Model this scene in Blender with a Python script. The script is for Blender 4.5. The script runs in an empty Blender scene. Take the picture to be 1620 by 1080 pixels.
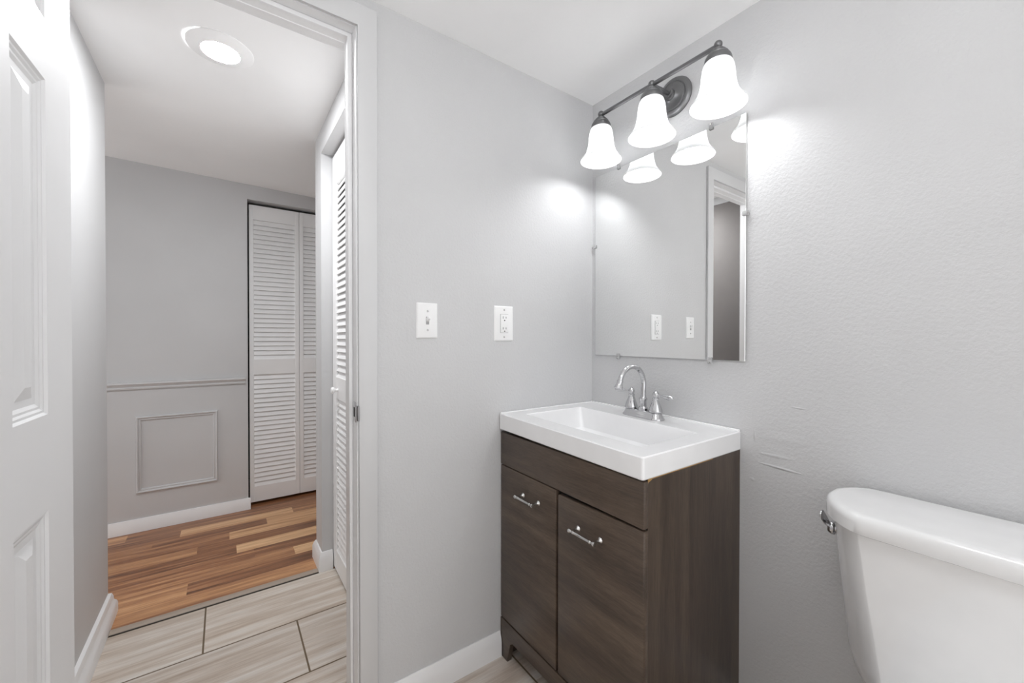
import bpy, bmesh, math, random
from mathutils import Vector, Matrix
random.seed(7)
S = bpy.context.scene
COL = S.collection
PI = math.pi

# ------------------------------------------------------------------ camera, world, exposure
CAM = Vector((-1.2901, -1.2202, 1.1495)); YAW, PITCH, ROLL, FPX = 0.6178, -0.0082, 0.001, 640.58
fw = Vector((math.sin(YAW)*math.cos(PITCH), math.cos(YAW)*math.cos(PITCH), math.sin(PITCH)))
rt = Vector((math.cos(YAW), -math.sin(YAW), 0)); up = rt.cross(fw)
r2 = rt*math.cos(ROLL) + up*math.sin(ROLL); u2 = -rt*math.sin(ROLL) + up*math.cos(ROLL)
cd = bpy.data.cameras.new('camera'); cam = bpy.data.objects.new('camera', cd); COL.objects.link(cam)
cd.sensor_fit = 'HORIZONTAL'; cd.sensor_width = 36.0; cd.lens = FPX*36.0/1620.0; cd.clip_start = 0.01
M = Matrix((r2, u2, -fw)).transposed().to_4x4(); M.translation = CAM; cam.matrix_world = M
S.camera = cam
W = bpy.data.worlds.new('world'); S.world = W; W.use_nodes = True
# soft daylight: the bathroom is open to it behind the camera, the hall at its left end
W.node_tree.nodes['Background'].inputs[0].default_value = (0.985, 0.99, 1.0, 1)
W.node_tree.nodes['Background'].inputs[1].default_value = 1.5
vs = S.view_settings
vs.view_transform = 'Standard'; vs.look = 'None'; vs.gamma = 1.0; vs.exposure = 0.2; vs.use_curve_mapping = False
BULB_EMIT = 74.0          # the three bulbs of the vanity light
CAN_EMIT = 310.0           # the recessed hall lights
FILL_EMIT = 15.0           # added fill globe above the camera, out of view
S.cycles.max_bounces = 12; S.cycles.diffuse_bounces = 8; S.cycles.glossy_bounces = 6
S.cycles.transmission_bounces = 8; S.cycles.sample_clamp_indirect = 10.0
S.cycles.caustics_reflective = False; S.cycles.caustics_refractive = False

# ------------------------------------------------------------------ dimensions (metres; corner of the two walls at 0,0)
H, H2 = 2.1446, 2.1877
XL = -1.70                 # bathroom left wall
YB = -2.50                 # bathroom back wall
JR, JL = -0.977, -1.580    # finished jamb faces of the doorway
HEAD = 2.052
TA = 0.125                 # thickness of the door wall
VX = -1.685                # left wall of the vestibule
VY = 1.10                  # where that wall ends
RX = -0.90                 # right wall of the vestibule
FY = 2.025                 # far hall wall

# ------------------------------------------------------------------ helpers
ROOT = {}
def tag(o, label=None, cat=None, group=None, kind=None):
    if label: o['label'] = label
    if cat: o['category'] = cat
    if group: o['group'] = group
    if kind: o['kind'] = kind
    return o
def thing(name, loc, label, cat, group=None, kind=None):
    o = bpy.data.objects.new(name, None); COL.objects.link(o); o.location = loc
    o.empty_display_size = 0.05; ROOT[o] = Vector(loc)
    return tag(o, label, cat, group, kind)
def origin(o):
    return ROOT[o] if o in ROOT else Vector((0, 0, 0))
def obj(name, bm, mat, parent=None, smooth=None, org=None):
    """link a bmesh authored in world coordinates as one mesh object (local origin = its thing's base)"""
    bmesh.ops.recalc_face_normals(bm, faces=bm.faces)
    base = origin(parent) if parent else Vector(org or (0, 0, 0))
    bmesh.ops.translate(bm, verts=bm.verts, vec=-base)
    me = bpy.data.meshes.new(name); bm.to_mesh(me); bm.free()
    o = bpy.data.objects.new(name, me); COL.objects.link(o)
    if mat: me.materials.append(mat)
    if smooth is not None:
        me.shade_smooth()
        if smooth < 180: me.set_sharp_from_angle(angle=math.radians(smooth))
    if parent:
        o.parent = parent; ROOT[o] = base
    else:
        o.location = base; ROOT[o] = base
    return o
def struct(name, bm, mat, label, cat, smooth=None):
    return tag(obj(name, bm, mat, None, smooth), label, cat, None, 'structure')
def B(): return bmesh.new()
def box(bm, x0, x1, y0, y1, z0, z1, r=0.0, seg=2):
    vs_ = [bm.verts.new((x, y, z)) for z in (z0, z1) for y in (y0, y1) for x in (x0, x1)]
    f = [(0,1,3,2),(4,6,7,5),(0,4,5,1),(2,3,7,6),(0,2,6,4),(1,5,7,3)]
    fs = [bm.faces.new([vs_[i] for i in q]) for q in f]
    if r > 0:
        es = set(e for q in fs for e in q.edges)
        bmesh.ops.bevel(bm, geom=list(es), offset=r, segments=seg, profile=0.5, affect='EDGES')
    return bm
def prism(bm, pts, axis, a, b, r=0.0, seg=2):
    """extrude a 2D outline along an axis; the outline's coordinates are the two other axes in x,y,z order"""
    def P(p, t):
        return (t, p[0], p[1]) if axis == 0 else (p[0], t, p[1]) if axis == 1 else (p[0], p[1], t)
    A = [bm.verts.new(P(p, a)) for p in pts]; C = [bm.verts.new(P(p, b)) for p in pts]
    fs = [bm.faces.new(A), bm.faces.new(C[::-1])]
    n = len(pts)
    for i in range(n): fs.append(bm.faces.new((A[i], C[i], C[(i+1) % n], A[(i+1) % n])))
    if r > 0:
        es = set(e for q in fs for e in q.edges)
        bmesh.ops.bevel(bm, geom=list(es), offset=r, segments=seg, profile=0.5, affect='EDGES')
    return bm
def frame_of(d):
    d = Vector(d).normalized()
    a = Vector((0, 0, 1)) if abs(d.z) < 0.9 else Vector((1, 0, 0))
    u = d.cross(a).normalized(); v = d.cross(u).normalized()
    return d, u, v
def lathe(bm, prof, base=(0, 0, 0), axis=(0, 0, 1), n=32, cap=True):
    """revolve (radius, height) pairs about an axis through base"""
    d, u, v = frame_of(axis); base = Vector(base); rings = []
    for r, h in prof:
        if r < 1e-6: rings.append([bm.verts.new(base + d*h)])
        else: rings.append([bm.verts.new(base + d*h + (u*math.cos(2*PI*k/n) + v*math.sin(2*PI*k/n))*r) for k in range(n)])
    for a, b in zip(rings, rings[1:]):
        if len(a) == 1 and len(b) == 1: continue
        for k in range(n):
            k2 = (k+1) % n
            if len(a) == 1: bm.faces.new((a[0], b[k], b[k2]))
            elif len(b) == 1: bm.faces.new((a[k], a[k2], b[0]))
            else: bm.faces.new((a[k], a[k2], b[k2], b[k]))
    if cap:
        for q in (rings[0], rings[-1]):
            if len(q) > 1: bm.faces.new(q)
    return bm
def ball(bm, c, r, n=20, m=10, squash=1.0, axis=(0, 0, 1)):
    return lathe(bm, [(r*math.sin(PI*i/m), -r*squash*math.cos(PI*i/m)) for i in range(m+1)], c, axis, n, False)
def tube(bm, pts, rad, n=16, cap=True):
    pts = [Vector(p) for p in pts]
    rads = rad if isinstance(rad, (list, tuple)) else [rad]*len(pts)
    rings = []; up_ = None
    for i, p in enumerate(pts):
        t = (pts[min(i+1, len(pts)-1)] - pts[max(i-1, 0)]).normalized()
        if up_ is None: _, u, v = frame_of(t)
        else:
            u = (up_ - t*up_.dot(t)).normalized(); v = t.cross(u)
        up_ = u
        rings.append([bm.verts.new(p + (u*math.cos(2*PI*k/n) + v*math.sin(2*PI*k/n))*rads[i]) for k in range(n)])
    for a, b in zip(rings, rings[1:]):
        for k in range(n): bm.faces.new((a[k], a[(k+1) % n], b[(k+1) % n], b[k]))
    if cap: bm.faces.new(rings[0]); bm.faces.new(rings[-1])
    return bm
def loft(bm, secs, cap=True):
    R = [[bm.verts.new(p) for p in s] for s in secs]; n = len(R[0])
    for a, b in zip(R, R[1:]):
        for k in range(n): bm.faces.new((a[k], a[(k+1) % n], b[(k+1) % n], b[k]))
    if cap: bm.faces.new(R[0]); bm.faces.new(R[-1])
    return bm
def rrect(x0, x1, y0, y1, rad, n=8, p=2.0):
    """rounded rectangle outline; rad = four (rx, ry) for corners (x0,y0),(x1,y0),(x1,y1),(x0,y1)"""
    if not isinstance(rad, (list, tuple)): rad = [(rad, rad)]*4
    cs = [(x0, y0, 1, 1, PI), (x1, y0, -1, 1, 1.5*PI), (x1, y1, -1, -1, 0), (x0, y1, 1, -1, 0.5*PI)]
    out = []
    for (cx, cy, sx, sy, a0), (rx, ry) in zip(cs, rad):
        ox, oy = cx + sx*rx, cy + sy*ry
        for k in range(n+1):
            a = a0 + 0.5*PI*k/n
            c, q = math.cos(a), math.sin(a)
            out.append((ox + rx*math.copysign(abs(c)**(2/p), c), oy + ry*math.copysign(abs(q)**(2/p), q)))
    return out

# ------------------------------------------------------------------ materials
def srgb(r, g, b):
    f = lambda c: c/12.92 if c <= 0.04045 else ((c+0.055)/1.055)**2.4
    return (f(r/255), f(g/255), f(b/255), 1)
def newmat(name):
    m = bpy.data.materials.new(name); m.use_nodes = True
    nt = m.node_tree; return m, nt, nt.nodes['Principled BSDF']
def nd(nt, typ, **kw):
    n = nt.nodes.new(typ)
    for k, v in kw.items(): setattr(n, k, v)
    return n
def coords(nt, scale=(1, 1, 1), loc=(0, 0, 0), rot=(0, 0, 0)):
    tc = nd(nt, 'ShaderNodeTexCoord'); mp = nd(nt, 'ShaderNodeMapping')
    mp.inputs['Scale'].default_value = scale; mp.inputs['Location'].default_value = loc; mp.inputs['Rotation'].default_value = rot
    nt.links.new(tc.outputs['Object'], mp.inputs['Vector']); return mp.outputs['Vector']
def noise(nt, vec, scale, detail=3, rough=0.5):
    n = nd(nt, 'ShaderNodeTexNoise'); n.inputs['Scale'].default_value = scale
    n.inputs['Detail'].default_value = detail; n.inputs['Roughness'].default_value = rough
    nt.links.new(vec, n.inputs['Vector']); return n.outputs['Fac']
def ramp(nt, fac, stops):
    r = nd(nt, 'ShaderNodeValToRGB'); el = r.color_ramp.elements
    while len(el) < len(stops): el.new(0.5)
    for e, (p, c) in zip(el, stops): e.position = p; e.color = c
    nt.links.new(fac, r.inputs['Fac']); return r.outputs['Color']
def mix(nt, a, b, fac, typ='MIX'):
    m = nd(nt, 'ShaderNodeMix', data_type='RGBA', blend_type=typ)
    for s, v in ((0, fac), (6, a), (7, b)):
        if hasattr(v, 'is_linked') or hasattr(v, 'links'): nt.links.new(v, m.inputs[s])
        else: m.inputs[s].default_value = v
    return m.outputs[2]
def bump(nt, bs, h, strength, dist):
    b = nd(nt, 'ShaderNodeBump'); b.inputs['Strength'].default_value = strength; b.inputs['Distance'].default_value = dist
    nt.links.new(h, b.inputs['Height']); nt.links.new(b.outputs['Normal'], bs.inputs['Normal'])
def paint(name, col, rough=0.5, bs_scale=90, st=0.25, dist=0.002, mottling=0.03):
    m, nt, bs = newmat(name)
    v = coords(nt)
    if mottling:
        lo = tuple(c*(1-mottling) for c in col[:3]) + (1,); hi = tuple(min(1, c*(1+mottling)) for c in col[:3]) + (1,)
        nt.links.new(ramp(nt, noise(nt, v, 2.3, 3), [(0.3, lo), (0.7, hi)]), bs.inputs['Base Color'])
    else: bs.inputs['Base Color'].default_value = col
    bs.inputs['Roughness'].default_value = rough
    if st: bump(nt, bs, noise(nt, v, bs_scale, 4, 0.6), st, dist)
    return m
def plain(name, col, rough=0.4, metal=0.0, coat=0.0):
    m, nt, bs = newmat(name)
    v = coords(nt); c = tuple(col[:3])
    lo = tuple(x*0.97 for x in c) + (1,)
    nt.links.new(ramp(nt, noise(nt, v, 14, 2), [(0.35, lo), (0.65, c + (1,))]), bs.inputs['Base Color'])
    bs.inputs['Roughness'].default_value = rough; bs.inputs['Metallic'].default_value = metal
    bs.inputs['Coat Weight'].default_value = coat; bs.inputs['Coat Roughness'].default_value = 0.08
    return m
def emitter(name, col, strength):
    m, nt, bs = newmat(name); nt.nodes.remove(bs)
    e = nd(nt, 'ShaderNodeEmission'); e.inputs['Color'].default_value = col; e.inputs['Strength'].default_value = strength
    nt.links.new(e.outputs[0], nt.nodes['Material Output'].inputs[0]); return m

WALL = paint('wall_paint_grey', (0.585, 0.585, 0.59, 1), 0.5, 120, 0.6, 0.003)
WALLS = paint('wall_paint_grey_smooth', (0.585, 0.585, 0.59, 1), 0.5, 70, 0.12, 0.002)
CEIL = paint('ceiling_paint_white', (0.95, 0.95, 0.95, 1), 0.6, 60, 0.1, 0.002)
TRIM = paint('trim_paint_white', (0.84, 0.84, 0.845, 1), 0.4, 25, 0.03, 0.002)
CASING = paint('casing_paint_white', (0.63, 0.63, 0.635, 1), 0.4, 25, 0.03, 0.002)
DOORW = paint('door_paint_white', (0.78, 0.78, 0.785, 1), 0.5, 30, 0.05, 0.002)
LOUV = paint('louver_paint_white', (0.90, 0.90, 0.90, 1), 0.4, 30, 0.05, 0.002)
PORC = plain('porcelain_white', (0.82, 0.82, 0.82), 0.12, 0, 0.6)
SINKM = plain('cultured_marble_white', (0.87, 0.87, 0.875), 0.2, 0, 0.4)
CHROME = plain('chrome', (0.60, 0.60, 0.61), 0.06, 1.0)
NICKEL = plain('brushed_nickel', (0.62, 0.615, 0.60), 0.2, 1.0)
BRONZE = plain('dark_fixture_metal', (0.21, 0.21, 0.215), 0.36, 0.9)
PLASTIC = plain('white_plastic', (0.86, 0.86, 0.86), 0.3)
DARK = plain('dark_recess_and_gap_shade', (0.02, 0.02, 0.02), 0.7)
GREYDOOR = plain('grey_brown_door_paint', (0.17, 0.156, 0.15), 0.65)
CHIP = plain('bare_particleboard', (0.42, 0.25, 0.09), 0.8)
BULBM = emitter('bulb_glow', (0.97, 0.985, 1.0, 1), BULB_EMIT)
CANM = emitter('recessed_light_glow', (0.97, 0.985, 1.0, 1), CAN_EMIT)
FILLM = emitter('fill_globe_glow', (0.97, 0.985, 1.0, 1), FILL_EMIT)
def mirror_mat():
    m, nt, bs = newmat('mirror_silver')
    nt.links.new(ramp(nt, noise(nt, coords(nt), 5, 2), [(0.3, (0.91, 0.915, 0.91, 1)), (0.7, (0.93, 0.935, 0.93, 1))]), bs.inputs['Base Color'])
    bs.inputs['Metallic'].default_value = 1.0; bs.inputs['Roughness'].default_value = 0.01
    return m
MIRROR = mirror_mat()
def shade_mat():
    m, nt, bs = newmat('frosted_opal_glass'); nt.nodes.remove(bs)
    t = nd(nt, 'ShaderNodeBsdfTranslucent'); d = nd(nt, 'ShaderNodeBsdfDiffuse'); g = nd(nt, 'ShaderNodeBsdfGlossy')
    c = ramp(nt, noise(nt, coords(nt), 30, 2), [(0.3, (0.66, 0.66, 0.66, 1)), (0.7, (0.70, 0.70, 0.70, 1))])
    t.inputs[0].default_value = (0.24, 0.24, 0.24, 1); nt.links.new(c, d.inputs[0]); g.inputs['Roughness'].default_value = 0.25
    a = nd(nt, 'ShaderNodeMixShader'); a.inputs[0].default_value = 0.55
    b = nd(nt, 'ShaderNodeMixShader'); b.inputs[0].default_value = 0.04
    nt.links.new(t.outputs[0], a.inputs[1]); nt.links.new(d.outputs[0], a.inputs[2])
    nt.links.new(a.outputs[0], b.inputs[1]); nt.links.new(g.outputs[0], b.inputs[2])
    nt.links.new(b.outputs[0], nt.nodes['Material Output'].inputs[0]); return m
SHADE = shade_mat()
def clip_mat():
    m, nt, bs = newmat('clear_plastic')
    nt.links.new(ramp(nt, noise(nt, coords(nt), 40, 2), [(0.3, (0.85, 0.85, 0.85, 1)), (0.7, (0.95, 0.95, 0.95, 1))]), bs.inputs['Base Color'])
    bs.inputs['Roughness'].default_value = 0.1; bs.inputs['Transmission Weight'].default_value = 0.6; return m
CLIP = clip_mat()
def wood_mat(name, along):
    """dark brown laminate with grain along axis 1 (y) or 2 (z)"""
    m, nt, bs = newmat(name)
    sc = {1: (9, 1.2, 14), 2: (14, 9, 1.0)}[along]
    rot = (math.radians(-5), 0, 0) if along == 1 else (0, 0, 0)
    v = coords(nt, sc, (0.3, 0.1, 0), rot)
    big = noise(nt, v, 1.6, 5, 0.6)
    fine = noise(nt, coords(nt, tuple(s*6 for s in sc), (0, 0, 0), rot), 3.0, 4, 0.7)
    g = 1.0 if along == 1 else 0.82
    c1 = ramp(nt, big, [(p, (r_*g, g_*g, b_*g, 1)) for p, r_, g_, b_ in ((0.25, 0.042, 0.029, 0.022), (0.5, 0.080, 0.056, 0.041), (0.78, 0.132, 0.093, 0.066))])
    c2 = ramp(nt, fine, [(0.3, (0.62, 0.62, 0.62, 1)), (0.7, (1.25, 1.25, 1.25, 1))])
    nt.links.new(mix(nt, c1, c2, 0.8, 'MULTIPLY'), bs.inputs['Base Color'])
    bs.inputs['Roughness'].default_value = 0.38
    bump(nt, bs, fine, 0.08, 0.001); return m
WOODH = wood_mat('dark_laminate_horizontal_grain', 1)
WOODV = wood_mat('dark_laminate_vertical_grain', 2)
def tile_mat():
    m, nt, bs = newmat('stone_look_floor_tile')
    v = coords(nt, (1, 1, 1), (1.0535, 0, 0))
    br = nd(nt, 'ShaderNodeTexBrick'); br.offset = 0.5; br.offset_frequency = 2
    for k, x in (('Scale', 1.0), ('Mortar Size', 0.0032), ('Mortar Smooth', 0.1), ('Bias', 0.0), ('Brick Width', 0.61), ('Row Height', 0.3117)):
        br.inputs[k].default_value = x
    br.inputs['Color1'].default_value = (0.9, 0.9, 0.9, 1); br.inputs['Color2'].default_value = (1.05, 1.04, 1.02, 1); br.inputs['Mortar'].default_value = (1, 1, 1, 1)
    nt.links.new(v, br.inputs['Vector'])
    st = noise(nt, coords(nt, (1.1, 17, 1), (0.2, 0.4, 0), (0, 0, math.radians(3))), 1.5, 6, 0.62)
    fine = noise(nt, coords(nt, (3, 70, 1)), 2.5, 4, 0.65)
    c = ramp(nt, st, [(0.28, (0.42, 0.33, 0.26, 1)), (0.45, (0.58, 0.50, 0.43, 1)), (0.58, (0.68, 0.625, 0.57, 1)), (0.75, (0.78, 0.765, 0.74, 1))])
    c = mix(nt, c, ramp(nt, fine, [(0.3, (0.86, 0.85, 0.84, 1)), (0.7, (1.12, 1.12, 1.12, 1))]), 0.9, 'MULTIPLY')
    c = mix(nt, c, br.outputs['Color'], 1.0, 'MULTIPLY')
    c = mix(nt, c, (0.155, 0.110, 0.065, 1), br.outputs['Fac'])
    nt.links.new(c, bs.inputs['Base Color']); bs.inputs['Roughness'].default_value = 0.35
    inv = nd(nt, 'ShaderNodeMath', operation='SUBTRACT'); inv.inputs[0].default_value = 1.0
    nt.links.new(br.outputs['Fac'], inv.inputs[1]); bump(nt, bs, inv.outputs[0], 0.5, 0.002); return m
TILE = tile_mat()
def plank_mat():
    m, nt, bs = newmat('wood_plank_laminate')
    at = nd(nt, 'ShaderNodeAttribute', attribute_name='plank_tone')
    off = nd(nt, 'ShaderNodeVectorMath', operation='MULTIPLY_ADD'); off.inputs[1].default_value = (37.0, 11.0, 5.0)
    tc = nd(nt, 'ShaderNodeTexCoord'); nt.links.new(at.outputs['Color'], off.inputs[0]); nt.links.new(tc.outputs['Object'], off.inputs[2])
    def gr(sc, s, d):
        mp = nd(nt, 'ShaderNodeMapping'); mp.inputs['Scale'].default_value = sc
        nt.links.new(off.outputs[0], mp.inputs['Vector']); return noise(nt, mp.outputs['Vector'], s, d, 0.62)
    g1, g2 = gr((1.3, 22, 1), 1.6, 5), gr((5, 120, 1), 2.0, 4)
    add = nd(nt, 'ShaderNodeMath', operation='MULTIPLY_ADD'); add.inputs[1].default_value = 1.35; add.inputs[2].default_value = -0.675
    nt.links.new(g1, add.inputs[0])
    sm = nd(nt, 'ShaderNodeMath', operation='ADD'); nt.links.new(add.outputs[0], sm.inputs[0]); nt.links.new(at.outputs['Fac'], sm.inputs[1])
    c = ramp(nt, sm.outputs[0], [(0.05, (0.14, 0.058, 0.028, 1)), (0.32, (0.34, 0.150, 0.068, 1)), (0.6, (0.60, 0.315, 0.15, 1)), (0.95, (0.86, 0.55, 0.30, 1))])
    c = mix(nt, c, ramp(nt, g2, [(0.3, (0.80, 0.78, 0.76, 1)), (0.7, (1.08, 1.08, 1.08, 1))]), 0.8, 'MULTIPLY')
    nt.links.new(c, bs.inputs['Base Color']); bs.inputs['Roughness'].default_value = 0.3; return m
PLANK = plank_mat()
STRIP = plain('transition_strip', (0.40, 0.33, 0.27), 0.5)

def wall_patch_mat():
    m = paint('wall_paint_grey_patched', (0.585, 0.585, 0.59, 1), 0.5, 110, 0.6, 0.003)
    nt = m.node_tree; bs = nt.nodes['Principled BSDF']; prev = [n for n in nt.nodes if n.type == 'BUMP'][0]; tot = None
    for y0, z0, y1, z1, w_, k in ((-0.6645, 0.7826, -0.7818, 0.7763, 0.0045, 1.0), (-0.6644, 0.8108, -0.7581, 0.8109, 0.006, 0.6), (-0.6562, 0.8790, -0.6573, 0.8400, 0.004, 0.7),
                                  (-0.6700, 0.8600, -0.8000, 0.8650, 0.020, 0.5), (-0.7500, 0.9580, -0.7900, 0.9560, 0.003, 0.7), (-0.6400, 0.7300, -0.6600, 0.7250, 0.006, 0.6)):
        L = math.hypot(y1-y0, z1-z0)/2; a = math.atan2(z1-z0, y1-y0)
        tc = nd(nt, 'ShaderNodeTexCoord'); mp = nd(nt, 'ShaderNodeMapping', vector_type='TEXTURE')
        mp.inputs['Location'].default_value = (0, (y0+y1)/2, (z0+z1)/2); mp.inputs['Rotation'].default_value = (a, 0, 0); mp.inputs['Scale'].default_value = (1, L, w_)
        nt.links.new(tc.outputs['Object'], mp.inputs['Vector'])
        g = nd(nt, 'ShaderNodeTexGradient', gradient_type='SPHERICAL'); nt.links.new(mp.outputs[0], g.inputs[0])
        q = nd(nt, 'ShaderNodeMath', operation='MULTIPLY'); q.inputs[1].default_value = k; nt.links.new(g.outputs['Fac'], q.inputs[0])
        if tot is None: tot = q.outputs[0]
        else:
            ad = nd(nt, 'ShaderNodeMath', operation='ADD'); nt.links.new(tot, ad.inputs[0]); nt.links.new(q.outputs[0], ad.inputs[1]); tot = ad.outputs[0]
    b2 = nd(nt, 'ShaderNodeBump'); b2.inputs['Strength'].default_value = 0.9; b2.inputs['Distance'].default_value = 0.0035
    nt.links.new(tot, b2.inputs['Height']); nt.links.new(prev.outputs[0], b2.inputs['Normal']); nt.links.new(b2.outputs[0], bs.inputs['Normal']); return m
WALLP = wall_patch_mat()

# ------------------------------------------------------------------ room shell
b = B(); box(b, XL-0.1, 0.1, YB-0.1, 0.9365, -0.06, 0.0)
struct('floor', b, TILE, 'pale stone-look floor tiles with brown grout, laid in a running bond', 'floor')
# plank floor: every strip is a polygon of one mesh, its tone a colour attribute
ROWS = [  # (y0, y1, joints with the tone to the right of each)
    (0.9365, 1.0895, [(-9, .52), (-3.1, .45), (-1.95, .50), (-0.72, .62)]),
    (1.0895, 1.1915, [(-9, .4), (-2.6, .33), (-2.0, .60), (-1.433, .20), (-0.80, .5)]),
    (1.1915, 1.2885, [(-9, .5), (-2.9, .62), (-2.2, .40), (-1.70, .47), (-0.985, .82), (-0.4, .3)]),
    (1.2885, 1.3855, [(-9, .3), (-2.5, .55), (-1.9, .36), (-1.163, .22), (-0.6, .6)]),
    (1.3855, 1.4905, [(-9, .6), (-2.4, .3), (-1.85, .26), (-1.240, .84), (-0.62, .4)]),
    (1.4905, 1.5850, [(-9, .4), (-2.8, .7), (-2.0, .48), (-1.414, .22), (-0.70, .55)]),
    (1.5850, 1.6920, [(-9, .3), (-2.5, .5), (-1.83, .40), (-1.270, .66), (-0.66, .35)]),
    (1.6920, 1.7860, [(-9, .5), (-2.2, .34), (-1.619, .30), (-1.077, .72), (-0.5, .3)]),
    (1.7860, 1.8860, [(-9, .6), (-2.1, .26), (-1.504, .76), (-0.9215, .42), (-0.3, .6)]),
    (1.8860, 1.9850, [(-9, .4), (-2.3, .55), (-1.75, .27), (-1.05, .33), (-0.5, .5)]),
    (1.9850, 2.10, [(-9, .5), (-1.9, .3), (-1.2, .25), (-0.7, .6)]), (2.10, 2.75, [(-9, .4)])]
b = B(); tones = []
for y0, y1, js in ROWS:
    for i, (x, t) in enumerate(js):
        x0 = max(x, -3.2); x1 = js[i+1][0] if i+1 < len(js) else 0.1
        if x1 <= x0: continue
        b.faces.new([b.verts.new(p) for p in ((x0, y0, 0), (x1, y0, 0), (x1, y1, 0), (x0, y1, 0))]); tones.append(t)
fl = struct('floor_hall', b, PLANK, 'reddish brown wood plank floor of mixed tones in the hall', 'floor')
ca = fl.data.attributes.new('plank_tone', 'FLOAT_COLOR', 'FACE')
for i, t in enumerate(tones): ca.data[i].color = (t, t, t, 1)

b = B(); box(b, XL-0.1, 0.1, YB-0.1, 0.06, H, H+0.12)
struct('ceiling', b, CEIL, 'flat white bathroom ceiling over the vanity light', 'ceiling')
zc = lambda x: H2 - 0.0187*(x+1.7)
b = B(); loft(b, [[(-3.2, y, zc(-3.2)), (0.1, y, zc(0.1)), (0.1, y, 2.32), (-3.2, y, 2.32)] for y in (0.06, 2.8)])
struct('ceiling_hall', b, CEIL, 'white hall ceiling around the round recessed light', 'ceiling')
# the wall with the doorway
ox0, ox1, oz = JL-0.012, JR+0.012, HEAD+0.012
b = B(); prism(b, [(XL-0.1, 0), (ox0, 0), (ox0, oz), (ox1, oz), (ox1, 0), (0.0, 0), (0.0, H), (XL-0.1, H)], 1, 0.0, TA)
struct('wall_front', b, WALL, 'light grey wall around the doorway, holding the switch and the outlet', 'wall')
b = B(); box(b, 0.0, 0.1, YB, 2.8, 0, 2.3); struct('wall_right', b, WALLP, 'light grey textured wall behind mirror, vanity and toilet', 'wall')
b = B(); box(b, XL-0.1, XL, YB, 0.0, 0, H); struct('wall_left', b, TRIM, 'plain white bathroom wall behind the open door', 'wall')
b = B(); prism(b, [(VX, TA), (VX, VY), (-3.1, VY), (-3.1, VY-0.1), (VX-0.1, VY-0.1), (VX-0.1, TA)], 2, 0, 2.3)
struct('wall_hall_left', b, WALLS, 'short pale grey wall between the doorway and the hall', 'wall')
CY0, CY1, CZ = 0.20, 0.95, 2.056     # side closet opening
b = B(); prism(b, [(TA, 0), (CY0, 0), (CY0, CZ), (CY1, CZ), (CY1, 0), (1.099, 0), (1.099, 2.3), (TA, 2.3)], 0, RX, RX+0.09)
struct('wall_hall_right', b, WALLS, 'pale grey hall wall around the near louvered closet', 'wall')
b = B(); box(b, RX+0.09, 0.0, 1.0, 1.099, 0, 2.3); struct('wall_hall_near', b, WALLS, 'grey hall wall beside the near closet', 'wall')
FX0, FX1, FZ = -1.1615, -0.532, 2.080  # far closet opening
b = B(); prism(b, [(-3.1, 0), (FX0, 0), (FX0, FZ), (FX1, FZ), (FX1, 0), (0.0, 0), (0.0, 2.3), (-3.1, 2.3)], 1, FY, FY+0.1)
struct('wall_hall_far', b, WALLS, 'grey far hall wall with chair rail and a moulded frame', 'wall')
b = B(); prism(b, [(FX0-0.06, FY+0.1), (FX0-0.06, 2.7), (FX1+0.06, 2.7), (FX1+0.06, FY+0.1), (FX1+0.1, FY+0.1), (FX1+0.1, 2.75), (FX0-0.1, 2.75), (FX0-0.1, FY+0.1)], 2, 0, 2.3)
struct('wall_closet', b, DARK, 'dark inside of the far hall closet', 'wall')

# baseboards: outline = (out from wall, height), swept along a wall
def bb_prof(h, t): return [(0, 0), (t, 0), (t, h*0.55), (t*0.85, h*0.72), (t*0.45, h*0.90), (t*0.28, h), (0, h)]
def sweep(bm, prof, path, side=1):
    """sweep an (out, up) outline along a polyline on the floor; out is to the right of travel for side=1; mitred corners"""
    path = [Vector((p[0], p[1], 0)) for p in path]; secs = []
    for i, p in enumerate(path):
        d0 = (p - path[i-1]).normalized() if i else None
        d1 = (path[i+1] - p).normalized() if i+1 < len(path) else None
        nrm = lambda d: Vector((d.y, -d.x, 0))*side
        if d0 is None: o = nrm(d1)
        elif d1 is None: o = nrm(d0)
        else:
            a, c = nrm(d0), nrm(d1); o = (a + c)/(1 + a.dot(c))
        secs.append([p + o*q[0] + Vector((0, 0, q[1])) for q in prof])
    return loft(bm, secs)
b = B(); sweep(b, bb_prof(0.0873, 0.013), [(-0.919, 0), (-0.4765, 0)])
struct('baseboard_front', b, TRIM, 'white baseboard between the door casing and the vanity', 'baseboard', 40)
b = B(); sweep(b, bb_prof(0.0873, 0.013), [(0, -0.63), (0, YB)])
struct('baseboard_right', b, TRIM, 'white baseboard behind the toilet', 'baseboard', 40)
b = B(); sweep(b, [(0, 0), (0.026, 0), (0.026, 0.040), (0.021, 0.052), (0.015, 0.060), (0.014, 0.074), (0.010, 0.088), (0, 0.094)], [(VX, TA), (VX, VY), (-2.4, VY)])
struct('baseboard_hall_left', b, TRIM, 'white baseboard with a shoe moulding at the end of the left wall', 'baseboard', 40)
b = B(); sweep(b, [(0, 0), (0.022, 0), (0.021, 0.018), (0.016, 0.045), (0.011, 0.062), (0.007, 0.073), (0, 0.073)], [(-3.1, FY), (FX0+0.012, FY)])
struct('baseboard_hall_far', b, TRIM, 'white baseboard along the far hall wall', 'baseboard', 40)
b = B(); sweep(b, [(0, 0), (0.017, 0), (0.017, 0.060), (0.012, 0.076), (0.005, 0.090), (0, 0.092)], [(RX+0.048, CY1), (RX, CY1), (RX, 1.099), (-0.3, 1.099)], -1)
struct('baseboard_hall_right', b, TRIM, 'white baseboard wrapping the wall end beside the near closet', 'baseboard', 40)

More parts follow.
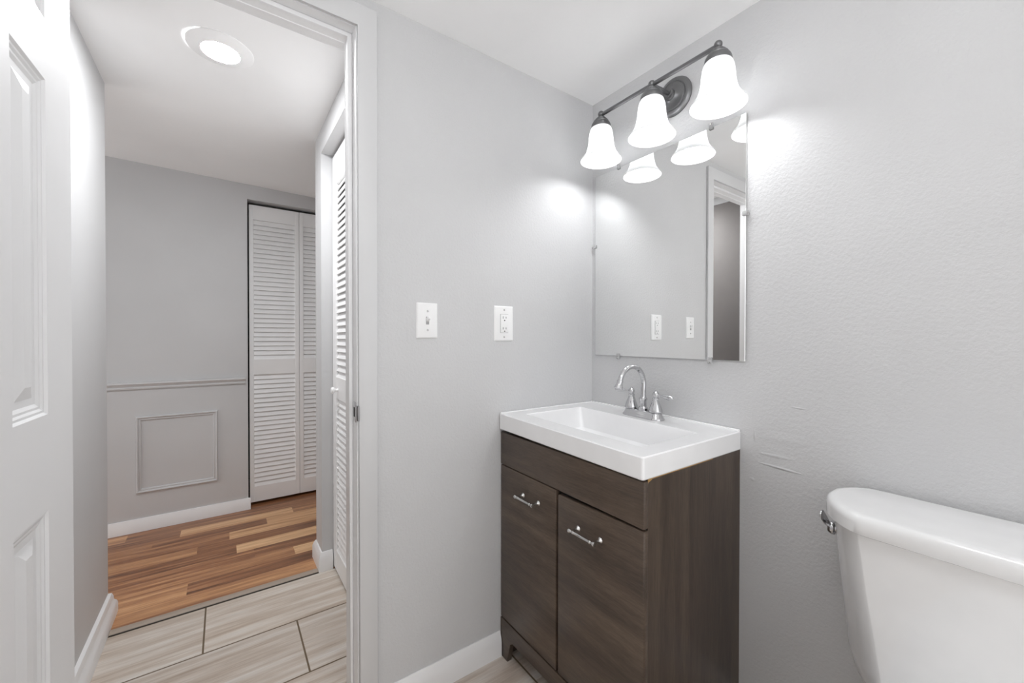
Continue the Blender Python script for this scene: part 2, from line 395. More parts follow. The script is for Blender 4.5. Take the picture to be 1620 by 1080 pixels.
# door casing and jamb (trim_1)
t1 = thing('trim_1', (JR, 0, 0), 'white flat casing and jamb around the bathroom doorway', 'door frame', None, 'structure')
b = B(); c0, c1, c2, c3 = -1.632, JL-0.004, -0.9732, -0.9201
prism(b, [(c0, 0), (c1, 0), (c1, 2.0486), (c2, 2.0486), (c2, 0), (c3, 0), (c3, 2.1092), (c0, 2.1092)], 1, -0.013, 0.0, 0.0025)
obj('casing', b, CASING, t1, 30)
b = B(); prism(b, [(ox0, 0), (JL, 0), (JL, HEAD), (JR, HEAD), (JR, 0), (ox1, 0), (ox1, oz), (ox0, oz)], 1, -0.002, TA+0.004, 0.0015)
obj('jamb', b, TRIM, t1, 30)
b = B(); s = 0.011
prism(b, [(JL, 0), (JL+s, 0), (JL+s, HEAD-s), (JR-s, HEAD-s), (JR-s, 0), (JR, 0), (JR, HEAD), (JL, HEAD)], 1, 0.040, 0.076, 0.003)
obj('door_stop', b, TRIM, t1, 30)
b = B(); box(b, JR-0.0018, JR, 0.004, 0.034, 0.903, 0.961, 0.0008)
sp = obj('strike_plate', b, CHROME, t1, 30); sp['label'] = 'chrome strike plate'
b = B(); tube(b, [(JR-0.001, 0.006, 0.931), (JR-0.0022, -0.004, 0.931), (JR-0.0005, -0.012, 0.931), (JR+0.004, -0.0165, 0.931)], 0.0012, 8)
for v_ in b.verts: v_.co.z = 0.931 + (v_.co.z-0.931)*18
obj('strike_lip', b, CHROME, sp, 40)
b = B(); box(b, JR-0.0022, JR-0.0016, 0.012, 0.026, 0.918, 0.946); obj('latch_hole', b, DARK, sp)

# chair rail (trim_2), moulded frame (trim_3), threshold (trim_4)
b = B(); sweep(b, [(0, 0.845), (0.010, 0.845), (0.012, 0.853), (0.008, 0.858), (0.013, 0.868), (0.020, 0.876), (0.018, 0.886), (0, 0.888)], [(-3.1, FY), (-1.176, FY)])
struct('trim_2', b, WALLS, 'grey painted chair rail across the far hall wall', 'chair rail', 30)
def frame_mould(bm, x0, x1, z0, z1, prof, y):
    secs = []
    for ins, out in prof:
        secs.append([(x0+ins, y-out, z0+ins), (x1-ins, y-out, z0+ins), (x1-ins, y-out, z1-ins), (x0+ins, y-out, z1-ins)])
    return loft(bm, secs, False)
b = B(); frame_mould(b, -1.7203, -1.3256, 0.224, 0.6813, [(0, 0), (0.001, 0.009), (0.006, 0.014), (0.011, 0.012), (0.014, 0.006), (0.021, 0.008), (0.025, 0.005), (0.026, 0)], FY)
struct('trim_3', b, WALLS, 'grey rectangular picture-frame moulding low on the far hall wall', 'wall moulding', 30)
b = B(); prism(b, [(0.941, 0), (0.942, 0.004), (0.948, 0.008), (0.968, 0.008), (0.979, 0.003), (0.979, 0)], 0, -1.658, -0.918)
t4 = struct('trim_4', b, STRIP, 'thin grey-brown transition strip between tile and wood floor', 'threshold', 40)
b = B(); box(b, -1.658, -0.918, 0.9355, 0.9415, -0.001, 0.0012); obj('gap_shade_strip', b, DARK, t4)  # solid dark strip painting the shade of the gap at the tile edge

# ------------------------------------------------------------------ doors
def panel_slab(w, h, t, stile, mull, rows, prof):
    """slab in local x (width), y (thickness 0..t), z; both faces carry moulded panels"""
    bm = B()
    pw = (w - 2*stile - mull)/2
    xs = [0, stile, stile+pw, stile+pw+mull, w-stile, w]
    zs = [0] + [z for r_ in rows for z in r_] + [h]
    for y, sg in ((0.0, 1), (t, -1)):
        for i in range(5):
            for j in range(len(zs)-1):
                x0, x1, z0, z1 = xs[i], xs[i+1], zs[j], zs[j+1]
                if i in (1, 3) and j % 2 == 1:
                    secs = [[(x0+a, y+sg*d, z0+a), (x1-a, y+sg*d, z0+a), (x1-a, y+sg*d, z1-a), (x0+a, y+sg*d, z1-a)] for a, d in prof]
                    R = [[bm.verts.new(p) for p in q] for q in secs]
                    for a, c in zip(R, R[1:]):
                        for k in range(4): bm.faces.new((a[k], a[(k+1) % 4], c[(k+1) % 4], c[k]))
                    bm.faces.new(R[-1])
                else:
                    bm.faces.new([bm.verts.new(p) for p in ((x0, y, z0), (x1, y, z0), (x1, y, z1), (x0, y, z1))])
    for x in (0, w):
        for j in range(len(zs)-1):
            bm.faces.new([bm.verts.new(p) for p in ((x, 0, zs[j]), (x, t, zs[j]), (x, t, zs[j+1]), (x, 0, zs[j+1]))])
    for z in (0, h):
        for i in range(5):
            bm.faces.new([bm.verts.new(p) for p in ((xs[i], 0, z), (xs[i+1], 0, z), (xs[i+1], t, z), (xs[i], t, z))])
    bmesh.ops.remove_doubles(bm, verts=bm.verts, dist=1e-5)
    return bm
DA = math.radians(1.9)
PROF = [(0, 0), (0.004, 0.004), (0.008, 0.004), (0.012, 0.0065), (0.016, 0.0065), (0.022, 0.0095), (0.034, 0.0095), (0.055, 0.004), (0.058, 0.004)]
d1 = thing('door_1', (-1.546, -0.014, 0.008), 'white six-panel door standing open at the left of the bathroom', 'door', None, 'structure')
b = panel_slab(0.600, 2.030, 0.035, 0.126, 0.080, [(0.232, 0.830), (1.004, 1.604), (1.712, 1.915)], PROF)
# local x runs from hinge edge to latch edge; front face (y=0 side) looks to +x of the room
Rm = Matrix.Rotation(-PI/2 - DA, 4, 'Z')
bmesh.ops.scale(b, vec=(1, -1, 1), verts=b.verts)
bmesh.ops.transform(b, matrix=Matrix.Translation(Vector((-1.546, -0.014, 0.008))) @ Rm, verts=b.verts)
obj('door_slab', b, DOORW, d1)
def on_door(x, y, z):   # x from hinge, y out of the visible face
    return Matrix.Translation(Vector((-1.546, -0.014, 0.008))) @ Rm @ Vector((x, y, z))
fn = (Rm @ Vector((0, 1, 0)))
for sg, oy in ((1, 0.0), (-1, -0.035)):
    b = B(); lathe(b, [(0, 0), (0.031, 0), (0.032, 0.004), (0.024, 0.009), (0.012, 0.012), (0.011, 0.030), (0.020, 0.036), (0.027, 0.048), (0.025, 0.060), (0.012, 0.066), (0, 0.067)], on_door(0.535, oy, 0.905), fn*sg, 28)
    obj('knob', b, NICKEL, d1, 40)
for hz in (0.22, 1.02, 1.80):
    b = B(); lathe(b, [(0, -0.045), (0.004, -0.044), (0.0055, -0.042), (0.0055, 0.042), (0.004, 0.044), (0, 0.045)], on_door(-0.004, -0.037, hz), (0, 0, 1), 12)
    obj('hinge', b, NICKEL, d1, 40)

def louver_panel(root, w, h, t, M_, rail, zs, stile, pitch, knob=None):
    """one bifold leaf in local x (width), y (0 front .. t back), z; M_ places it"""
    top, mid0, mid1, bot = zs
    b = B(); e = 0.0015
    box(b, 0, stile, 0, t, 0, h, e, 1)
    for z0, z1 in ((0, bot), (mid0, mid1), (top, h)): box(b, stile-0.002, w-stile+0.002, 0.0008, t-0.0008, z0, z1)
    box(b, w-stile, w, 0, t, 0, h, e, 1)
    bmesh.ops.transform(b, matrix=M_, verts=b.verts)
    leaf = obj('leaf_frame', b, LOUV, root)
    b = B(); ang = math.radians(68); L = 0.040; th = 0.005
    for z0, z1 in ((bot, mid0), (mid1, top)):
        n = max(1, round((z1 - z0)/pitch)); p = (z1-z0)/n
        for k in range(n):
            zc_ = z0 + (k+0.5)*p
            dy, dz = math.cos(ang)*L/2, math.sin(ang)*L/2
            ny, nz = math.sin(ang)*th/2, -math.cos(ang)*th/2
            c = [(t/2-dy-ny, zc_-dz-nz), (t/2-dy+ny, zc_-dz+nz), (t/2+dy+ny, zc_+dz+nz), (t/2+dy-ny, zc_+dz-nz)]
            secs = [[(x, max(0.0015, min(t-0.0015, q[0])), min(z1, max(z0, q[1]))) for q in c] for x in (stile-0.003, w-stile+0.003)]
            loft(b, secs)
    bmesh.ops.transform(b, matrix=M_, verts=b.verts)
    obj('louver_slats', b, LOUV, leaf)
    if knob:
        b = B(); lathe(b, [(0, 0), (0.009, 0), (0.007, 0.006), (0.008, 0.012), (0.015, 0.018), (0.0165, 0.024), (0.013, 0.030), (0, 0.032)], (0, 0, 0), (0, -1, 0), 24)
        bmesh.ops.translate(b, verts=b.verts, vec=Vector((knob[0], 0, knob[1])))
        bmesh.ops.transform(b, matrix=M_, verts=b.verts)
        obj('knob', b, LOUV, leaf, 40)
    return leaf
# near closet: front face looks to -x, leaf width runs towards the bathroom
d2 = thing('door_2', (-0.848, 0.94, 0), 'white louvered bifold closet door at the right of the doorway', 'door', None, 'structure')
Rn = Matrix.Rotation(-PI/2, 4, 'Z')   # local x -> -y, local y -> +x
lw = (CY1-CY0-0.010)/2
for k in range(2):
    Mp = Matrix.Translation(Vector((-0.848, CY1-0.004-k*(lw+0.001), 0.014))) @ Rn
    louver_panel(d2, lw-0.001, 2.030, 0.028, Mp, None, (1.885, 0.843, 0.946, 0.10), 0.066, 0.0315, (0.105, 0.886) if k == 0 else None)
d3 = thing('door_3', (FX0, FY+0.05, 0), 'white louvered bifold closet door in the far hall wall', 'door', None, 'structure')
fw_ = (FX1-FX0-0.016)/2
for k in range(2):
    Mp = Matrix.Translation(Vector((FX0+0.011+k*fw_, FY+0.050, 0.019)))
    louver_panel(d3, fw_-0.002, 2.041, 0.028, Mp, None, (1.943, 0.878, 0.982, 0.105), 0.026, 0.0322)

# plain narrow door on the short wall just past the doorway
d4 = thing('door_4', (VX+0.004, 0.40, 0), 'plain grey-brown door past the doorway, seen only in the mirror', 'door', None, 'structure')
b = B(); box(b, VX+0.001, VX+0.012, 0.165, 0.520, 0.100, 2.130, 0.002)
obj('door_slab', b, GREYDOOR, d4, 30)

# ------------------------------------------------------------------ vanity cabinet
VW, VXF = 0.617, -0.475
def shear(o, f):                               # fronts hang slightly out of level
    for v_ in o.data.vertices: v_.co.z += f(v_.co.y - 0.31)
vc = thing('vanity_cabinet', (-0.24, -0.31, 0), 'dark brown wood vanity cabinet with two doors under the white sink', 'cabinet')
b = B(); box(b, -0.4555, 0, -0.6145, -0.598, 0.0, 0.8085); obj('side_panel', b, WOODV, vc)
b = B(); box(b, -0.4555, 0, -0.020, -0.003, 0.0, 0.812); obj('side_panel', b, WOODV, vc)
b = B(); box(b, -0.012, 0, -0.598, -0.020, 0.05, 0.80); obj('back_panel', b, DARK, vc)
b = B(); box(b, -0.450, -0.012, -0.598, -0.020, 0.10, 0.116); obj('bottom_shelf', b, WOODV, vc)
b = B(); box(b, -0.4565, -0.440, -0.613, -0.003, 0.118, 0.8085); ff = obj('face_board', b, DARK, vc)
b = B(); prism(b, [(-0.003, 0), (-0.046, 0), (-0.062, 0.072), (-0.078, 0.083), (-0.537, 0.083), (-0.553, 0.072), (-0.569, 0), (-0.6145, 0), (-0.6145, 0.1365), (-0.003, 0.1385)], 0, VXF, -0.4565, 0.0012)
obj('toe_board', b, WOODH, vc, 30)
b = B(); box(b, VXF, -0.4565, -0.6175, -0.003, 0.6895, 0.8055, 0.0035); dr = obj('drawer_front', b, WOODH, vc, 30)
shear(dr, lambda y: 0.0066*(1 + y/0.62))
def cab_door(y0, y1, z0, z1, hy0, hy1, hz, f):
    b = B(); box(b, VXF, -0.4565, y0, y1, z0, z1, 0.0035); o = obj('door', b, WOODH, vc, 30); shear(o, f)
    b = B(); L = hy1 - hy0; X = -0.506
    e = Vector((0, -1, 0))
    lathe(b, [(0, 0), (0.0058, 0.0005), (0.0068, 0.003), (0.0064, 0.006), (0.0042, 0.011), (0.0036, 0.014), (0.0052, 0.016), (0.0052, 0.019), (0.0040, 0.021),
              (0.0040, L-0.021), (0.0052, L-0.019), (0.0052, L-0.016), (0.0036, L-0.014), (0.0042, L-0.011), (0.0064, L-0.006), (0.0068, L-0.003), (0.0058, L-0.0005), (0, L)], (X, hy1, hz), e, 18)
    for py in (hy1-0.0085, hy0+0.0085):
        lathe(b, [(0.0078, 0), (0.0082, 0.003), (0.0062, 0.006), (0.0036, 0.010), (0.0036, 0.020), (0.0050, 0.027), (0.0048, 0.031)], (VXF+0.0005, py, hz), (-1, 0, 0), 16)
    h_ = obj('handle', b, NICKEL, o, 40); h_['label'] = 'brushed nickel bar handle'
    return o
cab_door(-0.3025, -0.0045, 0.1375, 0.6878, -0.230, -0.133, 0.6245, lambda y: 0.0060*(1 + y/0.62))
cab_door(-0.6175, -0.3115, 0.1400, 0.6812, -0.490, -0.391, 0.6120, lambda y: -0.0150*(y + 0.312))
b = B(); box(b, -0.4545, -0.16, -0.6152, -0.612, 0.8064, 0.8090)
bx = obj('worn_edge', b, CHIP, vc); bx['label'] = 'bare tan particleboard edge'
b = B(); prism(b, [(-0.4557, 0.8090), (-0.4557, 0.797), (-0.4525, 0.801), (-0.440, 0.805), (-0.440, 0.809)], 1, -0.6150, -0.612)
obj('worn_corner', b, CHIP, vc)

# ------------------------------------------------------------------ sink top with moulded rectangular basin
SX, SY, SZ0, SZ1 = -0.4815, -0.6195, 0.8100, 0.8665
rise = lambda y: 0.0125*(1 + y/0.62)
st = B()
def ring(bm, x0, x1, y0, y1, z, r, n=5):
    return [bm.verts.new((p[0], p[1], z)) for p in rrect(x0, x1, y0, y1, r, n)]
def bridge(bm, a, c):
    n = len(a)
    for k in range(n): bm.faces.new((a[k], a[(k+1) % n], c[(k+1) % n], c[k]))
y_, x_ = -0.0015, -0.0015
rings = [ring(st, SX+0.012, x_-0.012, SY+0.012, y_-0.012, SZ0, 0.004),
         ring(st, SX+0.002, x_, SY+0.002, y_, SZ0, 0.006), ring(st, SX, x_, SY, y_, SZ0+0.003, 0.008),
         ring(st, SX, x_, SY, y_, SZ1-0.003, 0.008), ring(st, SX+0.003, x_, SY+0.003, y_, SZ1, 0.008)]
# basin opening and bowl
bo = (-0.411, -0.138, -0.561, -0.068)
rings.append(ring(st, bo[0], bo[1], bo[2], bo[3], SZ1, 0.006))
for ins, dz, rr in ((0.0012, 0.0025, 0.007), (0.003, 0.007, 0.008), (0.010, 0.075, 0.014), (0.026, 0.098, 0.022), (0.045, 0.112, 0.03), (0.10, 0.119, 0.04)):
    rings.append(ring(st, bo[0]+ins, bo[1]-ins, bo[2]+ins*(1 if ins < 0.005 else 2.2), bo[3]-ins*(1 if ins < 0.005 else 1.9), SZ1-dz, rr))
for a, c in zip(rings, rings[1:]): bridge(st, a, c)
st.faces.new(rings[-1])
# raised lip along the two walls
box(st, -0.011, x_, SY+0.003, y_, SZ1-0.002, SZ1+0.004, 0.0018)
box(st, SX+0.004, x_, -0.011, y_, SZ1-0.002, SZ1+0.0025, 0.0015)
for v_ in st.verts: v_.co.z += rise(v_.co.y)
sk = obj('sink_top', st, SINKM, None, 28, (-0.24, -0.31, 0.81))
tag(sk, 'white one-piece sink top with rectangular basin on the dark vanity', 'sink')
b = B(); lathe(b, [(0, 0.002), (0.010, 0.0025), (0.018, 0.002), (0.021, 0.0005), (0.021, 0.0), (0, 0)], (-0.27, -0.317, SZ1-0.119+rise(-0.317)+0.0005), (0, 0, 1), 24)
obj('drain', b, CHROME, sk, 40)

# ------------------------------------------------------------------ faucet
FZ0 = SZ1 + rise(-0.322) + 0.0004; FXc, FYc = -0.083, -0.322
fa = thing('faucet', (FXc, FYc, FZ0), 'chrome gooseneck faucet with two lever handles on the sink top', 'faucet')
fa.rotation_euler.x = math.atan(0.0125/0.62)   # sits flush on the slightly sloping top
b = B(); secs = []
for ins, z in ((0.0, 0.0), (0.0, 0.003), (0.004, 0.008), (0.008, 0.015), (0.010, 0.0215), (0.013, 0.0235)):
    secs.append([(p[0], p[1], FZ0+z) for p in rrect(FXc-0.029+ins, FXc+0.029-ins, FYc-0.081+ins, FYc+0.081-ins, 0.0285-ins, 8)])
loft(b, secs); obj('base', b, CHROME, fa, 40)
b = B(); lathe(b, [(0.0165, 0.022), (0.0175, 0.025), (0.0175, 0.031), (0.0125, 0.036), (0.0115, 0.055), (0.0140, 0.060), (0.0145, 0.064), (0.0100, 0.069), (0.0092, 0.075)], (FXc, FYc, FZ0), (0, 0, 1), 28)
obj('stem_collar', b, CHROME, fa, 40)
b = B(); Rr = 0.0645; zc0 = FZ0 + 0.115
pts = [(FXc, FYc, FZ0+0.068 + k*(0.047/4)) for k in range(5)]
for k in range(1, 23):
    a = math.radians(165)*k/22
    pts.append((FXc - Rr + Rr*math.cos(a), FYc, zc0 + Rr*math.sin(a)))
tube(b, pts, 0.0088, 20); sp_ = obj('spout', b, CHROME, fa, 50)
e0, e1 = Vector(pts[-2]), Vector(pts[-1]); dd = (e1-e0).normalized()
b = B(); lathe(b, [(0.0088, -0.004), (0.0105, -0.003), (0.0105, 0.001), (0.0095, 0.003), (0.0120, 0.014), (0.0145, 0.021), (0.0150, 0.023), (0.0140, 0.0245), (0, 0.0235)], e1, dd, 24)
obj('aerator', b, CHROME, sp_, 40)
for sg in (1, -1):
    cy = FYc + sg*0.0508
    b = B(); lathe(b, [(0.0190, 0.0225), (0.0225, 0.0245), (0.0230, 0.029), (0.0215, 0.034), (0.0175, 0.046), (0.0125, 0.060), (0.0098, 0.067), (0.0112, 0.069), (0.0112, 0.073), (0.0085, 0.075),
                       (0.0085, 0.078), (0.0105, 0.082), (0.0108, 0.087), (0.0085, 0.092), (0.0040, 0.095), (0.0036, 0.098), (0, 0.0995)], (FXc, cy, FZ0), (0, 0, 1), 28)
    hd = obj('handle', b, CHROME, fa, 40)
    b = B(); L = [0.006, 0.016, 0.024, 0.032, 0.042, 0.052, 0.060, 0.066, 0.070, 0.072]; R_ = [0.0050, 0.0042, 0.0046, 0.0060, 0.0078, 0.0088, 0.0084, 0.0064, 0.0035, 0.0008]
    dv = Vector((-0.10, sg*0.99, -0.05 if sg < 0 else 0.0)).normalized()
    tube(b, [Vector((FXc, cy, FZ0+0.084)) + dv*l for l in L], R_, 16); obj('lever', b, CHROME, hd, 60)

# ------------------------------------------------------------------ mirror
mi = thing('wall_mirror', (0, -0.326, 1.0795), 'frameless rectangular wall mirror above the sink', 'mirror')
my0, my1, mz0, mz1 = -0.6305, -0.0228, 1.0795, 1.8295
b = B(); box(b, -0.0065, -0.0015, my0, my1, mz0, mz1, 0.0008, 1); obj('glass', b, MIRROR, mi)
def clip(y, z, vert):
    b = B()
    if vert: box(b, -0.0115, -0.0066, y-0.007, y+0.007, z-0.011, z+0.011, 0.002)
    else: box(b, -0.0115, -0.0066, y-0.011, y+0.011, z-0.007, z+0.007, 0.002)
    o = obj('mirror_clip', b, CLIP, mi, 40); o['label'] = 'clear plastic mirror clip'
    s_ = 0.006 if vert else 0.006
    yy = y if vert else (y - s_ if y < -0.3 else y + s_)
    zz = z if not vert else (z + s_ if z > 1.5 else z - s_)
    b = B(); lathe(b, [(0.0032, 0), (0.003, 0.0012), (0, 0.0016)], (-0.0115, yy, zz), (-1, 0, 0), 12); obj('screw', b, NICKEL, o, 40)
for y in (-0.1475, -0.5230):
    clip(y, mz0-0.002, True); clip(y, mz1+0.003, True)
clip(my0-0.002, 1.527, False); clip(my1+0.004, 1.536, False)

# ------------------------------------------------------------------ three-lamp vanity light
LX, LZ = -0.13, 1.990; LYS = (-0.609, -0.387, -0.165)
vl = thing('vanity_light', (0, -0.387, 1.993), 'dark metal three-lamp vanity light with frosted bell shades above the mirror', 'wall lamp')
b = B(); lathe(b, [(0.066, 0), (0.0665, 0.004), (0.064, 0.009), (0.058, 0.013), (0.0505, 0.0145), (0.0495, 0.0185), (0.0470, 0.0195), (0.0455, 0.0170), (0.034, 0.018), (0.026, 0.021), (0.019, 0.026), (0.0175, 0.034), (0.0165, 0.036), (0.011, 0.0365), (0.010, 0.041), (0, 0.041)], (-0.0005, -0.387, 1.993), (-1, 0, 0), 40)
obj('back_plate', b, BRONZE, vl, 30)
b = B(); tube(b, [(-0.036, -0.387, 1.993), (-0.08, -0.387, 1.994), (LX, -0.387, LZ)], 0.0065, 14); obj('arm', b, BRONZE, vl, 50)
b = B(); tube(b, [(LX, LYS[0], LZ), (LX, LYS[1], LZ), (LX, LYS[2], LZ)], 0.0068, 16); obj('bar', b, BRONZE, vl, 50)
for y in LYS:
    b = B(); ball(b, (LX, y, LZ+0.003), 0.0115); obj('finial', b, BRONZE, vl, 80)
    b = B(); lathe(b, [(0.0075, LZ-0.004), (0.0085, LZ-0.009), (0.0150, LZ-0.0105), (0.0165, LZ-0.0135), (0.0160, LZ-0.0155), (0.0215, LZ-0.0170), (0.0230, LZ-0.0205), (0.0222, LZ-0.0225), (0.0275, LZ-0.0240), (0.0290, LZ-0.0275), (0.0282, LZ-0.0295), (0.0325, LZ-0.0320), (0.0358, LZ-0.0390), (0.0370, LZ-0.0480), (0.0365, LZ-0.0510), (0.0340, LZ-0.0515)], (LX, y, 0), (0, 0, 1), 32)
    obj('socket_cup', b, BRONZE, vl, 30)
    outp = [(0.0335, 1.944), (0.0390, 1.935), (0.0425, 1.922), (0.0445, 1.905), (0.0462, 1.885), (0.0495, 1.866), (0.0560, 1.848), (0.0650, 1.834), (0.0725, 1.825), (0.0752, 1.818)]
    inp = [(r-0.0025, z+0.0005) for r, z in outp[::-1]]
    b = B(); lathe(b, outp, (LX, y, 0), (0, 0, 1), 40, False); sh = obj('shade', b, SHADE, vl, 180)
    b = B(); lathe(b, [(0.014, 1.898), (0.020, 1.893), (0.027, 1.882), (0.0300, 1.868), (0.0275, 1.852), (0.019, 1.841), (0.008, 1.837), (0, 1.8365)], (LX, y, 0), (0, 0, 1), 24)
    bulb = obj('bulb', b, BULBM, vl, 180)
    b = B(); lathe(b, [(0.016, 1.9395), (0.016, 1.925), (0.0145, 1.912), (0.0145, 1.897)], (LX, y, 0), (0, 0, 1), 20); obj('bulb_neck', b, PLASTIC, bulb, 40)

# ------------------------------------------------------------------ recessed hall light
rx, ry = -1.2965, 0.568; rz = zc(rx)
rl = thing('recessed_light', (rx, ry, rz), 'round white recessed ceiling light glowing in the hall', 'ceiling light')
b = B(); lathe(b, [(0.101, 0.001), (0.101, -0.003), (0.097, -0.0055), (0.066, -0.011), (0.060, -0.014), (0.058, -0.014), (0.058, -0.011)], (rx, ry, rz), (0, 0, 1), 56, False)
obj('trim_ring', b, CEIL, rl, 30)
b = B(); lathe(b, [(0.058, -0.0115), (0.050, -0.0135), (0.030, -0.0150), (0, -0.0155)], (rx, ry, rz), (0, 0, 1), 48, False)
obj('lens', b, CANM, rl, 180)

# ------------------------------------------------------------------ unseen globe added as fill light for the bathroom
dx, dy = -0.98, -1.02
dl = thing('added_globe_light', (dx, dy, H), 'added fill-light globe under the bathroom ceiling, unseen above the camera', 'ceiling light')
b = B(); lathe(b, [(0.065, 0), (0.065, -0.010), (0.050, -0.022), (0.010, -0.026), (0.008, -0.070), (0.030, -0.076), (0.034, -0.100)], (dx, dy, H), (0, 0, 1), 32, False); obj('fill_globe_stem', b, NICKEL, dl, 40)
b = B(); ball(b, (dx, dy, H-0.205), 0.110, 40, 20); obj('fill_globe', b, FILLM, dl, 180)

# ------------------------------------------------------------------ switch and outlet
def wall_plate(x0, x1, z0, z1, root):
    b = B(); x, z = (x0+x1)/2, (z0+z1)/2
    secs = []
    for ins, out in ((0, 0.0), (0, 0.0015), (0.0035, 0.0058), (0.0045, 0.0062)):
        secs.append([(p[0], -out, p[1]) for p in rrect(x0+ins, x1-ins, z0+ins, z1-ins, 0.003, 3)])
    loft(b, secs); return obj('plate', b, PLASTIC, root, 30)
sx0, sx1, sz0, sz1 = -0.7955, -0.723, 1.1483, 1.2627; sxc, szc = (sx0+sx1)/2, (sz0+sz1)/2
sw = thing('light_switch', (sxc, 0, szc), 'white toggle light switch plate beside the door casing', 'light switch')
wall_plate(sx0, sx1, sz0, sz1, sw)
b = B(); box(b, sxc-0.0055, sxc+0.0055, -0.0068, -0.0055, szc-0.0125, szc+0.0125, 0.0005); obj('toggle_slot', b, plain('slot_grey', (0.35, 0.35, 0.35), 0.5), sw)
b = B(); secs = [[(sxc+sx_*0.0045*k, -0.006-l, szc+0.002+l*0.55+sz_*0.0055*k) for sx_, sz_ in ((-1, -1), (1, -1), (1, 1), (-1, 1))] for l, k in ((0, 1), (0.006, 0.92), (0.0135, 0.78), (0.0145, 0.6))]
loft(b, secs); obj('toggle', b, PLASTIC, sw)
def screw(root, x, z):
    b = B(); lathe(b, [(0.0034, 0), (0.0032, 0.0008), (0, 0.0012)], (x, -0.0062, z), (0, -1, 0), 14); o = obj('screw', b, NICKEL, root, 40)
screw(sw, sxc, szc+0.0302); screw(sw, sxc, szc-0.0302)
ox, oX, oz0, oz1 = -0.5034, -0.4205, 1.1392, 1.2658; oc, ozc = (ox+oX)/2, (oz0+oz1)/2
ou = thing('wall_outlet', (oc, 0, ozc), 'white rectangular duplex outlet plate nearer the mirror corner', 'outlet')
wall_plate(ox, oX, oz0, oz1, ou)
b = B(); box(b, oc-0.0172, oc+0.0172, -0.0066, -0.0055, ozc-0.0337, ozc+0.0337); obj('seam', b, plain('seam_grey', (0.25, 0.25, 0.25), 0.6), ou)
b = B(); box(b, oc-0.0163, oc+0.0163, -0.0088, -0.0060, ozc-0.0328, ozc+0.0328, 0.001); rc = obj('receptacle', b, PLASTIC, ou, 30)
for sz_ in (1, -1):
    zz = ozc + sz_*0.0195
    for dx, hh in ((-0.0064, 0.0040), (0.0064, 0.0034)):
        b = B(); box(b, oc+dx-0.0011, oc+dx+0.0011, -0.00895, -0.0086, zz-hh+0.002, zz+hh+0.002); obj('slot', b, DARK, rc)
    b = B(); lathe(b, [(0.0025, 0), (0, 0.0002)], (oc, -0.0088, zz-0.0085), (0, -1, 0), 12); obj('ground_hole', b, DARK, rc)
for dz in (0.003, -0.003):
    b = B(); box(b, oc-0.0055, oc+0.0055, -0.0096, -0.0087, ozc+dz-0.0018, ozc+dz+0.0018, 0.0004, 1); obj('button', b, PLASTIC, rc)
screw(ou, oc, oz1-0.0145); screw(ou, oc, oz0+0.0145)

# ------------------------------------------------------------------ toilet
TY = -1.118
to = thing('toilet', (-0.35, TY, 0), 'white two-piece toilet against the textured wall beside the vanity', 'toilet')
b = B(); secs = []
for z, xf, hw, rr in ((0.372, -0.178, 0.178, 0.085), (0.380, -0.190, 0.192, 0.088), (0.40, -0.198, 0.200, 0.086), (0.45, -0.205, 0.2075, 0.080), (0.60, -0.214, 0.2165, 0.070), (0.751, -0.224, 0.2235, 0.060)):
    secs.append([(p[0], p[1], z) for p in rrect(xf, -0.028, TY-hw, TY+hw, [(rr*1.2, rr), (0.02, 0.02), (0.02, 0.02), (rr*1.2, rr)], 14, 1.35)])
loft(b, secs); obj('tank', b, PORC, to, 60)
b = B(); secs = []
for ins, z in ((0.004, 0.7495), (0.0, 0.7525), (0.0, 0.774), (0.0012, 0.7805), (0.0040, 0.7862), (0.0085, 0.7888), (0.016, 0.7897)):
    secs.append([(p[0], p[1], z) for p in rrect(-0.2425+ins, -0.018-ins*0.6, TY-0.245+ins, TY+0.245-ins, [(0.118, 0.090), (0.07, 0.05), (0.07, 0.05), (0.118, 0.090)], 18, 1.55)])
loft(b, secs); obj('tank_lid', b, PORC, to, 60)
ly = TY+0.2195
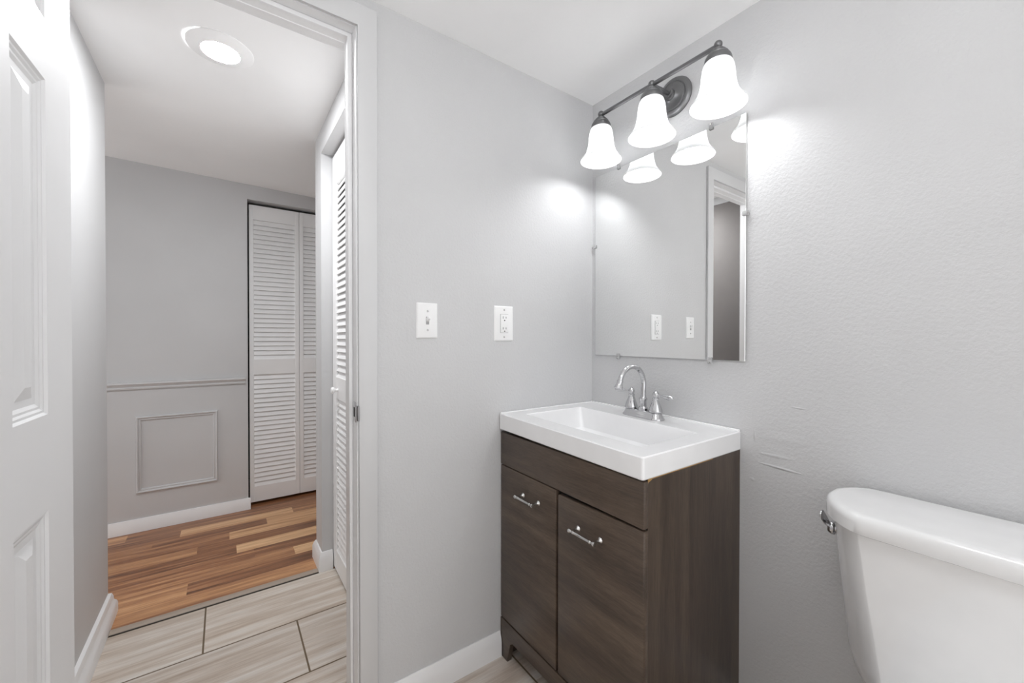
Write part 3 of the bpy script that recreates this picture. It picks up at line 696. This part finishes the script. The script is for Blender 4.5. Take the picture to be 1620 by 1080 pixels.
b = B(); lathe(b, [(0.0175, 0), (0.0180, 0.004), (0.0150, 0.008), (0.0080, 0.010), (0.0078, 0.016), (0.0150, 0.018), (0.0160, 0.023), (0.0130, 0.029), (0.006, 0.032), (0, 0.0325)], (-0.112, ly-0.004, 0.700), (0, 1, 0), 28)
fl_ = obj('flush_lever', b, CHROME, to, 40); fl_['label'] = 'chrome flush lever on the tank side'
b = B(); secs = []
for t, wd, th in ((0, 0.0065, 0.0040), (0.012, 0.0080, 0.0036), (0.028, 0.0110, 0.0030), (0.046, 0.0120, 0.0026), (0.054, 0.0105, 0.0022), (0.057, 0.0050, 0.0015)):
    c = Vector((-0.112 - 0.70*t, ly + 0.024 + 0.10*t, 0.702 + 0.70*t)); w_ = Vector((0.70, 0, 0.70))*wd; h_ = Vector((0, 1, 0))*th
    secs.append([c + w_*math.cos(2*PI*k/12) + h_*math.sin(2*PI*k/12) for k in range(12)])
loft(b, secs); obj('paddle', b, CHROME, fl_, 60)
# bowl, seat and cover
def oval(cx, hx_f, hx_b, hw, z, n=40):
    out = []
    for k in range(n):
        a = 2*PI*k/n; c, s_ = math.cos(a), math.sin(a)
        out.append((cx + (hx_b*c if c > 0 else hx_f*c), TY + hw*s_, z))
    return out
b = B(); loft(b, [oval(-0.36, 0.24, 0.22, 0.115, 0.0), oval(-0.36, 0.23, 0.22, 0.110, 0.03), oval(-0.37, 0.21, 0.23, 0.105, 0.14), oval(-0.39, 0.25, 0.26, 0.135, 0.26), oval(-0.41, 0.29, 0.35, 0.175, 0.35), oval(-0.41, 0.305, 0.37, 0.185, 0.380), oval(-0.41, 0.300, 0.37, 0.182, 0.386)])
obj('bowl', b, PORC, to, 60)
b = B(); loft(b, [oval(-0.42, 0.30, 0.19, 0.182, 0.388), oval(-0.42, 0.305, 0.195, 0.186, 0.394), oval(-0.42, 0.300, 0.19, 0.182, 0.403)]); obj('seat', b, PLASTIC, to, 60)
b = B(); loft(b, [oval(-0.42, 0.30, 0.19, 0.182, 0.405), oval(-0.42, 0.303, 0.193, 0.185, 0.412), oval(-0.42, 0.285, 0.18, 0.172, 0.421)]); obj('seat_cover', b, PLASTIC, to, 60)
